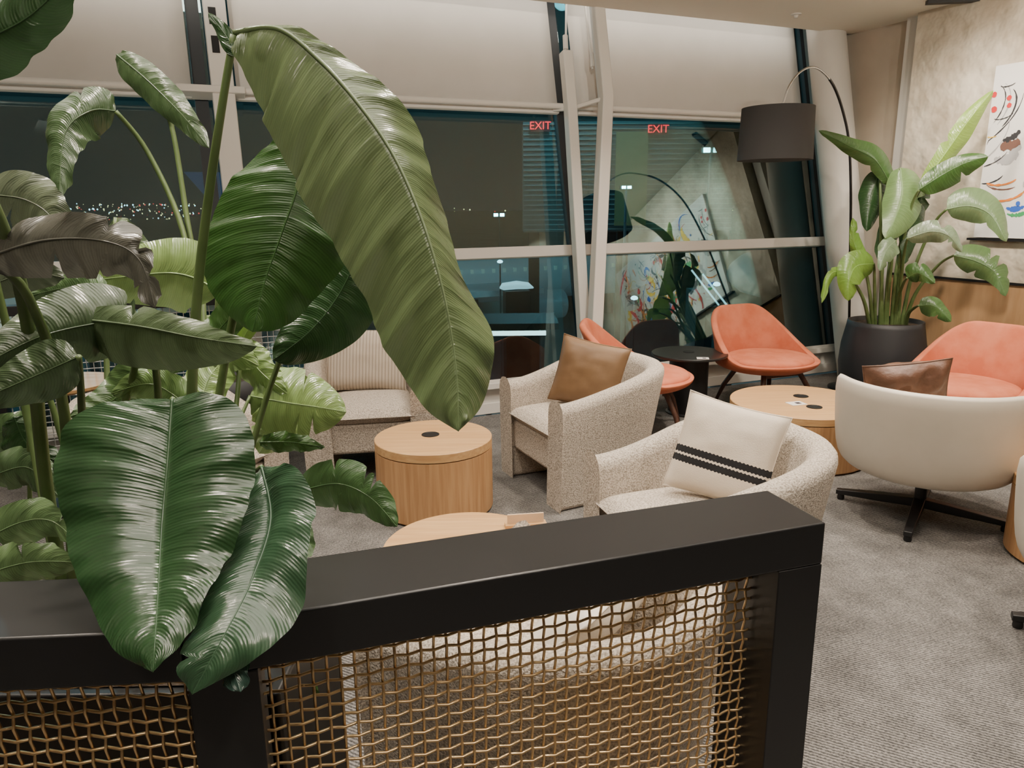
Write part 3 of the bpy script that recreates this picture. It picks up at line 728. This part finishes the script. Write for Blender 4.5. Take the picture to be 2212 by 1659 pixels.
sb_pts = [
 [(420, 1330, 1.26), (412, 1100, 1.27), (414, 870, 1.27), (425, 650, 1.26), (450, 430, 1.25), (478, 240, 1.23), (505, 75, 1.22)],
 [(440, 1330, 1.3), (450, 1100, 1.32), (470, 880, 1.33), (530, 560, 1.36), (600, 330, 1.36), (628, 285, 1.36)],
 [(450, 1330, 1.33), (520, 1050, 1.4), (600, 790, 1.46), (680, 640, 1.5), (775, 550, 1.5)],
 [(400, 1330, 1.2), (385, 1080, 1.15), (400, 900, 1.08), (372, 862, 1.02)],
 [(450, 1330, 1.25), (500, 1150, 1.18), (540, 1040, 1.1), (565, 1008, 1.03)],
 [(380, 1330, 1.24), (350, 1000, 1.25), (330, 760, 1.2), (260, 690, 1.17), (180, 690, 1.16)],
 [(455, 1330, 1.35), (480, 1050, 1.42), (510, 880, 1.48), (520, 740, 1.55)],
 [(455, 1330, 1.35), (560, 1150, 1.45), (620, 1075, 1.5), (650, 1060, 1.5)],
 [(440, 1330, 1.33), (450, 1000, 1.42), (465, 780, 1.48), (470, 640, 1.5)],
 [(450, 1330, 1.35), (490, 1000, 1.42), (540, 855, 1.5)]]
rad_ = [.010, .009, .007, .007, .006, .007, .007, .005, .008, .006]
for p_, rr in zip(sb_pts, rad_): stem(sb, p_, rr*1.1, rr*.55, inv)
sb.build('stems', stemm, plant, sharp=180)
# ---- left plant
fb = MB()
leaf_w(fb, [(-160, 150, .95), (-40, 90, .95), (70, 30, .95), (190, -90, .95)], 95, DK, seed=20)
leaf_w(fb, [(-40, 560, 1.0), (90, 520, 1.0), (220, 520, .99), (300, 560, .98), (335, 665, .97)], 72, GR, seed=21, tears=9, wl=1.2, wr=.8, ripple=.003)
leaf_w(fb, [(250, 240, 1.75), (195, 240, 1.72), (140, 290, 1.68), (128, 430, 1.62)], 66, (.06, .11, .045), seed=22, tears=1, wl=.8)
leaf_w(fb, [(252, 118, 1.9), (320, 175, 1.86), (395, 250, 1.82), (452, 320, 1.8)], 36, (.055, .10, .04), seed=23)
leaf_w(fb, [(-40, 420, 1.3), (50, 430, 1.3), (110, 470, 1.28), (120, 540, 1.26)], 62, (.13, .165, .10), seed=24, tears=2)
leaf_w(fb, [(300, 690, 1.2), (200, 700, 1.15), (80, 730, 1.1), (-60, 800, 1.05)], 100, (.06, .10, .045), seed=25, tears=2, wl=.9, wr=.8)
leaf_w(fb, [(170, 770, 1.05), (80, 810, 1.03), (-60, 870, 1.0)], 64, (.06, .10, .045), seed=26)
leaf_w(fb, [(-30, 620, 1.4), (60, 590, 1.4), (140, 600, 1.4)], 45, (.1, .13, .08), seed=27)
leaf_w(fb, [(-60, 1180, 1.15), (40, 1130, 1.15), (110, 1125, 1.15), (165, 1170, 1.13)], 48, (.13, .22, .09), seed=28, tears=2)
leaf_w(fb, [(-60, 1250, 1.1), (60, 1215, 1.1), (180, 1215, 1.1)], 48, (.12, .2, .08), seed=29, tears=2)
leaf_w(fb, [(-20, 1030, 1.3), (60, 1010, 1.3), (130, 1075, 1.28)], 44, (.08, .14, .06), seed=30)
leaf_w(fb, [(250, 470, 1.6), (300, 560, 1.6), (420, 590, 1.6)], 40, (.12, .18, .09), seed=34)
leaf_w(fb, [(310, 780, 1.35), (250, 860, 1.35), (150, 900, 1.3)], 48, (.08, .15, .05), seed=35)
leaf_w(fb, [(30, 900, 1.35), (60, 960, 1.35), (130, 1000, 1.35)], 44, DK, seed=39)
leaf_w(fb, [(-50, 960, 1.45), (10, 930, 1.45), (90, 900, 1.45)], 40, (.07, .13, .05), seed=44)
leaf_w(fb, [(230, 640, 1.45), (160, 620, 1.45), (60, 640, 1.45)], 40, (.10, .18, .07), seed=45)
plant2 = thing('bird_of_paradise_plant', (-.95, 1.30, .85), label='leafy plant at far left with a torn greyish leaf curling over', cat='plant', group='bird of paradise plants in the near planter')
inv = V(plant2.location); shift(fb, inv); fb.build('foliage', leafm, plant2, sharp=180)
sb = MB()
for p_, rr in [
 ([(150, 1330, 1.2), (100, 1050, 1.2), (60, 700, 1.1), (0, 480, 1.0), (-100, 300, .95), (-160, 150, .95)], .011),
 ([(160, 1330, 1.2), (140, 900, 1.15), (60, 640, 1.05), (-40, 560, 1.0)], .009),
 ([(200, 1330, 1.25), (380, 1000, 1.5), (420, 700, 1.65), (395, 500, 1.75), (320, 330, 1.78), (250, 240, 1.75)], .008),
 ([(210, 1330, 1.25), (400, 1000, 1.5), (440, 700, 1.7), (405, 480, 1.8), (370, 270, 1.85), (330, 190, 1.86)], .008),
 ([(140, 1330, 1.2), (60, 900, 1.3), (-20, 560, 1.3), (-40, 420, 1.3)], .008),
 ([(230, 1330, 1.25), (240, 1000, 1.3), (290, 800, 1.3), (300, 690, 1.2)], .008),
 ([(180, 1330, 1.2), (180, 1000, 1.2), (175, 850, 1.1), (170, 770, 1.05)], .007),
 ([(120, 1330, 1.2), (60, 1240, 1.2), (-20, 1190, 1.18), (-60, 1180, 1.15)], .004),
 ([(70, 1290, 1.3), (65, 1100, 1.32), (60, 830, 1.3)], .005),
 ([(110, 1290, 1.3), (105, 1100, 1.32), (90, 830, 1.3)], .005),
 ([(250, 1300, 1.35), (150, 1000, 1.4), (90, 820, 1.4), (-30, 620, 1.4)], .007),
 ([(260, 1320, 1.35), (240, 1000, 1.45), (230, 700, 1.55), (250, 470, 1.6)], .007)]:
    stem(sb, p_, rr*1.1, rr*.6, inv)
sb.build('stems', stemm, plant2, sharp=180)
r = thing('planter_box', (-.90, 1.30, 0), label='long black planter box behind the lower left mesh divider', cat='planter')
b = MB(); b.box(0, 0, .425, 1.0, .40, .85); b.build('box', black, r, bevel=.006)
b = MB(); n = 14; b.grid([[((-.48+.96*i/n), (-.18+.36*j/n), .852+.012*noise.noise(V((i*.7, j*.7, 0)))) for i in range(n+1)] for j in range(n+1)]); b.build('soil', soilm, r)

# ---- right potted plant
pc = V((3.10, 6.08, 0))
r = thing('plant_pot', pc, label='tall rounded matt black pot in the corner beneath the plant', cat='plant pot')
b = MB(); b.lathe([(.20, 0), (.25, .03), (.315, .18), (.335, .34), (.325, .50), (.295, .66), (.29, .70), (.275, .70), (.27, .66)], 56); b.build('pot', potm, r, sharp=180)
b = MB(); b.lathe([(0, .655), (.27, .655), (.27, .665), (0, .668)], 40); b.build('soil', soilm, r)
pr = thing('bird_of_paradise_plant', (pc.x, pc.y, .665), label='broad-leaved plant standing in the tall black pot by the painting', cat='plant')
inv = V(pr.location); fb = MB(); sb = MB()
LV = [([(1990, 405, 5.9), (2050, 320, 5.85), (2100, 250, 5.8), (2146, 195, 5.8)], 28, (.26, .42, .08), (1935, 690)),
 ([(1985, 410, 5.8), (2040, 375, 5.75), (2090, 350, 5.7), (2135, 338, 5.65)], 34, MD, (1925, 690)),
 ([(1925, 400, 6.05), (1890, 345, 6.05), (1840, 318, 6.05), (1768, 282, 6.0)], 28, MD, (1900, 690)),
 ([(1945, 362, 6.0), (1948, 420, 5.9), (1930, 480, 5.85), (1912, 515, 5.8)], 52, (.17, .29, .11), (1915, 690)),
 ([(1900, 370, 6.15), (1880, 430, 6.1), (1872, 500, 6.05)], 38, DK, (1905, 690)),
 ([(1950, 430, 6.1), (1925, 490, 6.05), (1895, 560, 6.0)], 38, (.06, .13, .05), (1910, 690)),
 ([(2045, 452, 5.75), (2095, 445, 5.7), (2140, 465, 5.65), (2174, 522, 5.6)], 40, (.16, .26, .12), (1945, 690)),
 ([(1960, 515, 5.7), (2010, 500, 5.65), (2050, 510, 5.6), (2078, 545, 5.6)], 32, (.2, .28, .17), (1940, 690)),
 ([(2060, 552, 5.7), (2110, 565, 5.65), (2150, 590, 5.6), (2172, 640, 5.55)], 34, (.09, .17, .06), (1950, 690)),
 ([(1888, 570, 5.9), (1850, 575, 5.85), (1835, 605, 5.8), (1832, 650, 5.8)], 38, BR, (1890, 690)),
 ([(1862, 560, 6.0), (1845, 525, 6.0), (1842, 470, 6.0)], 16, BR, (1885, 690)),
 ([(1985, 660, 5.8), (2020, 662, 5.75), (2055, 695, 5.7)], 24, (.08, .17, .05), (1955, 690)),
 ([(1825, 590, 5.9), (1795, 592, 5.85), (1775, 655, 5.8)], 14, BR, (1880, 690)),
 ([(1960, 600, 5.75), (1985, 590, 5.7), (2020, 612, 5.65)], 24, MD, (1930, 690)),
 ([(1935, 520, 5.8), (1915, 540, 5.75), (1900, 585, 5.7)], 26, (.17, .26, .14), (1915, 690)),
 ([(1990, 440, 6.0), (1965, 500, 5.95), (1955, 570, 5.9)], 26, DK, (1930, 690)),
 ([(1960, 470, 6.1), (1985, 430, 6.1), (2000, 380, 6.1)], 26, DK, (1925, 690))]
for i, (md, hw, tone, bs) in enumerate(LV):
    leaf_w(fb, md, hw, tone, seed=50+i, N_=26, M_=5, tears=(4 if i in (7, 8) else 1), ripple=.003, wl=random.uniform(.7, 1.1), wr=random.uniform(.7, 1.1))
    x0, y0, Y0 = md[0]; bx, by = bs
    stem(sb, [(bx, by+22, 6.08), (bx+(x0-bx)*.25, by+(y0-by)*.4, 6.0), (bx+(x0-bx)*.7, by+(y0-by)*.85, (Y0+6)/2), (x0, y0, Y0)], .017, .008, inv)
shift(fb, inv); fb.build('foliage', leafm, pr, sharp=180); sb.build('stems', stemm, pr, sharp=180)
pc = V((-1.72, 4.42, 0))
r = thing('plant_pot', pc, label='round dark pot seen between the left leaves', cat='plant pot')
b = MB(); b.lathe([(.14, 0), (.2, .05), (.235, .3), (.225, .55), (.215, .66), (.2, .66), (.198, .62)], 40); b.build('pot', potm, r, sharp=180)
b = MB(); b.lathe([(0, .61), (.199, .61), (.199, .62), (0, .625)], 32); b.build('soil', soilm, r)
pr = thing('potted_plant', (pc.x, pc.y, .62), label='bright green young plant in the round dark pot at left', cat='plant')
inv = V(pr.location); fb = MB(); sb = MB()
for i, (md, hw, tone) in enumerate([([(510, 740, 4.4), (500, 690, 4.4), (490, 630, 4.4)], 22, BR), ([(520, 740, 4.4), (550, 690, 4.35), (580, 660, 4.3)], 18, BR), ([(500, 745, 4.4), (460, 700, 4.4), (430, 690, 4.4)], 18, LT)]):
    leaf_w(fb, md, hw, tone, seed=80+i, N_=20, M_=4); x0, y0, Y0 = md[0]; stem(sb, [(510, 800, 4.42), (x0, y0, Y0)], .01, .006, inv)
shift(fb, inv); fb.build('foliage', leafm, pr, sharp=180); sb.build('stems', stemm, pr, sharp=180)
r = thing('cafe_table', (-2.5, 4.0, 0), 0, 'pale round wooden table glimpsed between the left stems', 'table')
b = MB(); b.lathe([(0, .70), (.26, .70), (.27, .71), (.27, .725), (0, .73)], 48); b.build('tabletop', oak_t, r)
b = MB(); b.lathe([(.2, 0), (.2, .012), (.03, .03), (.03, .70)], 32); b.build('pedestal', blacksat, r)

# ------------------------------------------------------------ outside
GZ = -7.0
apron = M('apron_asphalt', (.03, .05, .055), .4, col2=(.11, .16, .17), vs=.12, detail=8)
b = MB(); b.obox((-400, 9, GZ-.2), (900, 0, 0), (0, 1500, 0), (0, 0, .2)); tag(b.build('ground', apron), kind='structure')
def em(name, c, e): return M(name, c, .5, emit=e)
eW = em('light_white', (.75, .95, 1), 7); eO = em('light_amber', (1, .6, .25), 5); eR = em('light_red', (1, .05, .04), 4)
b = MB(); rg = random.Random(5)
for k in range(300):
    px = rg.uniform(-50, 1800) if k > 190 else rg.uniform(130, 480); py = 440+abs(rg.gauss(0, 1))*22
    if k > 190: py = 448+abs(rg.gauss(0, 1))*20
    p = PY(px, py, 700); s = rg.uniform(.3, .95)
    i = [b.add(p+V(d)*s) for d in ((1, 0, 0), (-1, 0, 0), (0, 0, 1), (0, 0, -1), (0, -1, 0))]; mi = rg.choice([0, 0, 1, 1, 1, 2])
    for f in ((0, 2, 4), (2, 1, 4), (1, 3, 4), (3, 0, 4)): b.face([i[q] for q in f], mi)
tag(b.build('city_lights', [eW, eO, eR]), 'scattered distant city lights along the night horizon', 'city lights', kind='stuff')
msteel = M('mast_steel', (.2, .22, .23), .5, .5); eF = em('flood_lamp', (.6, 1, .95), 50)
def flood(px, py, Y, label, s=1.0):
    p = PY(px, py, Y); r = thing('floodlight_mast', (p.x, p.y, GZ), 0, label, 'light mast', 'apron floodlight masts')
    h = p.z-GZ; b = MB(); b.tube([(0, 0, 0), (0, 0, h)], [.12, .05], 10); b.build('pole', msteel, r)
    b = MB(); b.box(0, 0, h+.1, 1.3*s, .3, .35*s); hd = b.build('lamp_head', blacksat, r)
    for k in (-1, 1):
        b = MB(); b.box(.3*s*k, -.2, h+.1, .4*s, .06, .28*s); b.build('lamp', eF, hd)
flood(1535, 330, 33, 'brightest apron floodlight mast seen beneath the lamp shade', .7)
flood(1583, 346, 85, 'dimmer floodlight mast just right of the brightest one', 1.4)
flood(1352, 410, 33, 'floodlight mast visible just right of the steel mast', .4)
flood(1078, 466, 95, 'floodlight mast seen beside the drooping leaf tip', 1.3)
plw = M('aircraft_white', (.6, .68, .7), .35, emit=.08); plb = M('aircraft_blue', (.03, .08, .25), .4, emit=.08)
cgl = em('cabin_glow', (.9, .95, .8), .15)
def plane(c, rz, sc, label):
    r = thing('airliner', (c[0], c[1], GZ), rz, label, 'aircraft', 'parked airliners outside'); r.scale = (sc, sc, sc)
    b = MB(); b.tube([(-16, 0, 3.9), (-15.6, 0, 3.8), (-14.6, 0, 3.7), (-12.5, 0, 3.6), (8, 0, 3.6), (13, 0, 4.1), (17, 0, 4.9)], [.1, .8, 1.45, 1.95, 1.95, 1.3, .25], 24); b.build('fuselage', plw, r, sharp=180)
    for sy in (-1, 1):
        b = MB(); b.obox((-3, sy*1.4, 2.9), (5.5, 0, 0), (6.5, sy*15, 1.2), (0, 0, .3)); b.build('wing', plw, r)
        b = MB(); b.lathe([(.5, -1.6), (1.0, -1.6), (1.05, 0), (.6, 1.6)], 20); 
        b.v = [(z-2, sy*5.5+y, 1.9+x) for x, y, z in b.v]; b.build('engine', plw, r)
        b = MB(); b.obox((13, sy*.5, 4.8), (2.5, 0, 0), (2.5, sy*5, .4), (0, 0, .2)); b.build('tailplane', plw, r)
    b = MB(); b.obox((10.5, -.15, 4.9), (5, 0, 0), (4.5, 0, 6), (0, .3, 0)); b.build('tail_fin', plb, r)
    b = MB()
    for k in range(26): b.box(-11+k*.85, 0, 4.1, .22, 3.9, .3)
    b.build('cabin_windows', cgl, r)
    for g in ([(-11, 0, 0), (-11, 0, 2)], [(2, -2.6, 0), (2, -2.6, 2.2)], [(2, 2.6, 0), (2, 2.6, 2.2)]):
        b = MB(); b.tube(g, .4); b.build('landing_gear', blacksat, r)
plane((-2, 56), rad(205), 1, 'white airliner parked outside left of the steel mast')
plane((31, 60), rad(20), 1, 'white airliner parked far outside beyond the coral chairs')
plane((-36, 50), rad(160), 1, 'white airliner parked outside at left behind the tall plants')
for i, (px, py, Y, lab) in enumerate([(1080, 566, 38, 'bright service light on the apron beside the leaf tip'), (1370, 645, 30, 'cool service light on the apron right of the mast'), (1548, 615, 30, 'cool service light low behind the coral chair'), (100, 600, 26, 'cool service light on the apron at far left')]):
    p = PY(px, py, Y); r = thing('service_light', (p.x, p.y, GZ), 0, lab, 'light', 'service lights on the apron')
    h = p.z-GZ; b = MB(); b.tube([(0, 0, 0), (0, 0, h)], .04, 8); b.build('pole', msteel, r)
    b = MB(); b.lathe([(0, h-.07), (.13, h-.03), (.15, h+.03), (.1, h+.09), (0, h+.12)], 20); b.build('lamp', eW, r)
p = PY(1116, 618, 32); r = thing('bright_oval_van', (p.x, p.y, GZ), rad(15), 'made-up van on the apron whose glowing white body gives a bright oval', 'van')  # bright oval built as a van; its glow is put into the body
h = max(.5, p.z-GZ)
b = MB(); b.tube([(-.75, 0, h-.06), (-.6, 0, h), (0, 0, h+.05), (.5, 0, h), (.75, 0, h-.1)], [.05, .26, .3, .24, .05], 16, flat=.6); b.build('body', M('van_glow', (.7, .75, .75), .4, emit=2), r, sharp=180)
b = MB(); b.box(0, 0, h/2-.1, 1.1, .5, h-.2); b.build('chassis', blacksat, r)
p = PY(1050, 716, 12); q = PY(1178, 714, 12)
r = thing('bar_reflection_canopy', (p.x, 12, GZ), 0, 'made-up canopy outside whose long glowing bar stands in for a reflection', 'canopy')  # canopy made up; its glowing bar stands in for a fluorescent reflection
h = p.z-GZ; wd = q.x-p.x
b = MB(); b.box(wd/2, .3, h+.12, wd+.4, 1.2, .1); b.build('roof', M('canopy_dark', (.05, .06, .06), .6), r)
b = MB(); b.box(wd/2, -.2, h, wd, .05, .07); b.build('bar_reflection', em('bar_reflection_glow', (.95, .92, .82), 6), r)
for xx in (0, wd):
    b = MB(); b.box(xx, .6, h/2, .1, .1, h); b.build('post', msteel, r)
for (a0, a1, Y, lab) in [((1518, 592), (1580, 672), 16, 'added stairs with glowing rails for white streaks in the lower right window'), ((60, 620), (190, 700), 16, 'added stairs with glowing rails at far left beyond the plants')]:  # stairs added to carry white streaks; glow is put into the handrails
    p = PY(*a0, Y); q = PY(*a1, Y); r = thing('added_stairs', (q.x, Y, GZ), 0, lab, 'stairs', 'added stairs with glowing rails')
    d = p-q; hz = q.z-GZ
    for yy in (0, 1.0):
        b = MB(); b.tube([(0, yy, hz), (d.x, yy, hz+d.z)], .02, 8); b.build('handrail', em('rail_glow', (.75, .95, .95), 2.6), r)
    b = MB(); 
    for k in range(10): b.box(d.x*(k+.5)/10, .5, hz+d.z*(k+.5)/10-.45, .28, 1.0, .05)
    b.build('treads', msteel, r)
    b = MB(); b.box(0, .5, (hz-.4)/2, .2, 1.0, hz-.4); b.build('support', msteel, r)
    b = MB(); b.box(d.x, .5, (hz+d.z-.4)/2, .2, 1.0, hz+d.z-.4); b.build('support', msteel, r)
YB = 34
cx = PY(1130, 300, YB); dx = PY(1590, 300, YB)
r = thing('reflection_concourse', ((cx.x+dx.x)/2, YB, GZ), 0, 'made-up dim concourse across the apron, its greenish bay standing in for reflections', 'building')  # building made up to stand in for reflections; dim glow put into its walls
wd = dx.x-cx.x; bt = PY(1300, 262, YB).z-GZ; bb = PY(1300, 500, YB).z-GZ
b = MB(); b.box(0, 1.5, (bt+bb)/2, wd, 3, bt-bb); b.build('upper_wall', M('concourse_dim_glow', (.045, .07, .075), .6, emit=.35), r)
b = MB()
for k in range(22): b.box(0, -.05, bb+(k+.5)*(bt-bb)/22, wd, .06, .03)
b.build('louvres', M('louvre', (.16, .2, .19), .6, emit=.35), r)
b = MB(); b.box(PY(1362, 400, YB).x-r.location.x, -.12, (bt+bb)/2-.1, 1.4, .1, (bt-bb)*.85); b.build('bay_reflection', M('bay_reflection_glow', (.16, .15, .07), .6, emit=.3), r)
for xx in (-wd/2+.5, 0, wd/2-.5):
    b = MB(); b.box(xx, 1.5, bb/2, .5, .5, bb); b.build('support', blacksat, r)
for px, py in ((1167, 272), (1422, 279)):  # glowing stand-ins for exit signs reflected in the glass
    p = PY(px, py, YB-.25)
    r = thing('reflected_exit_sign', (p.x, YB-.25, p.z), 0, 'stand-in beyond the glass for a reflected red exit sign %s' % ('left of the steel mast' if px < 1300 else 'above the greenish glow'), 'sign', 'exit sign reflections')
    b = MB(); b.box(0, .07, 0, .84, .1, .46); b.build('panel', M('reflected_exit_panel', (.12, .01, .01), .5, emit=.5), r)
    cu = bpy.data.curves.new('t', 'FONT'); cu.body = 'EXIT'; cu.size = .46; cu.align_x = 'CENTER'; cu.align_y = 'CENTER'; cu.extrude = .01
    to = bpy.data.objects.new('t', cu); C.objects.link(to); bpy.context.view_layer.update()
    me = bpy.data.meshes.new_from_object(to.evaluated_get(bpy.context.evaluated_depsgraph_get())); bpy.data.objects.remove(to)
    lo = bpy.data.objects.new('letters', me); C.objects.link(lo); lo.parent = r; lo.rotation_euler = (rad(90), 0, 0); lo.location = (0, .0, 0)
    me.materials.clear(); me.materials.append(em('reflected_exit_red', (1, .015, .02), 8))

# ------------------------------------------------------------ lights
def spot(x, y, z, pw, ang=105, tgt=None, col=(1, .87, .72), rs=.07, blend=.8):
    l = bpy.data.lights.new('downlight_or_throw', 'SPOT'); l.energy = pw; l.spot_size = rad(ang); l.spot_blend = blend; l.color = col; l.shadow_soft_size = rs
    o = bpy.data.objects.new('downlight_or_throw', l); C.objects.link(o); o.location = (x, y, z)
    if tgt: o.rotation_euler = (V(tgt)-V((x, y, z))).to_track_quat('-Z', 'Y').to_euler()
def area(loc, tgt, sx, sy, pw, col=(1, .90, .78), spread=115, up=None):
    l = bpy.data.lights.new('fill_area_light', 'AREA'); l.shape = 'RECTANGLE'; l.size = sx; l.size_y = sy; l.energy = pw; l.color = col; l.spread = rad(spread)
    o = bpy.data.objects.new('fill_area_light', l); C.objects.link(o)
    z = -(V(tgt)-V(loc)).normalized(); x = V(up or (1, 0, 0)); x = (x-z*x.dot(z)).normalized(); y = z.cross(x)
    o.matrix_world = Matrix(((x.x, y.x, z.x, loc[0]), (x.y, y.y, z.y, loc[1]), (x.z, y.z, z.z, loc[2]), (0, 0, 0, 1)))
for (x, y, pw) in [(-2.6, 3.4, 120), (-.6, 4.2, 140), (1.0, 3.6, 165), (2.4, 4.6, 165), (2.2, 2.6, 130), (.15, 1.95, 230), (-1.2, 1.4, 130), (.9, .3, 90), (3.6, 2.0, 80), (-.5, -.5, 110), (-3.0, 1.0, 60), (1.0, 5.2, 120), (2.2, 3.75, 190)]:
    spot(x, y, 3.2, pw)
for x, y, pw in [(0, .6, 34), (2.6, 1.6, 22), (1.6, 4.2, 26), (-1.8, 2.8, 34)]:  # unseen soft fill panels added under the ceiling
    area((x, y, 3.2), (x, y, 0), 2.0, 2.0, pw)
cm = ce+S*-.9+O*.03; cz = ZC+.18
area((cm.x, cm.y, cz), (cm.x+O.x, cm.y+O.y, cz-.25), 8.2, .1, 24, spread=170, up=S)  # unseen strip added above the soffit to wash the shades
for x in (-2.2, 0, 2.2):  # unseen throw spots added at the rear to brighten the shades
    spot(x, -2.7, 3.05, 820, 44, (x*1.1, 6.4, 3.3), rs=.12)
spot(2.8, 4.6, 3.15, 240, 90, tuple(RP(.9, 1.9)), rs=.05)
spot(3.6, 3.0, 3.15, 320, 100, tuple(RP(2.0, 1.9)), rs=.05)
spot(2.6, 5.5, 3.1, 100, 80, tuple(RP(.1, 1.7)), rs=.05)
for x, y, pw in [(-14, 24, 3000), (2, 30, 3000), (20, 34, 3500), (-30, 40, 4000)]:
    l = bpy.data.lights.new('apron_light', 'POINT'); l.energy = pw; l.color = (.6, .92, 1); l.shadow_soft_size = .3
    o = bpy.data.objects.new('apron_light', l); C.objects.link(o); o.location = (x, y, 9)
wd_ = bpy.data.worlds.new('world'); bpy.context.scene.world = wd_; wd_.use_nodes = True
wd_.node_tree.nodes['Background'].inputs[0].default_value = (.016, .023, .028, 1); wd_.node_tree.nodes['Background'].inputs[1].default_value = .8
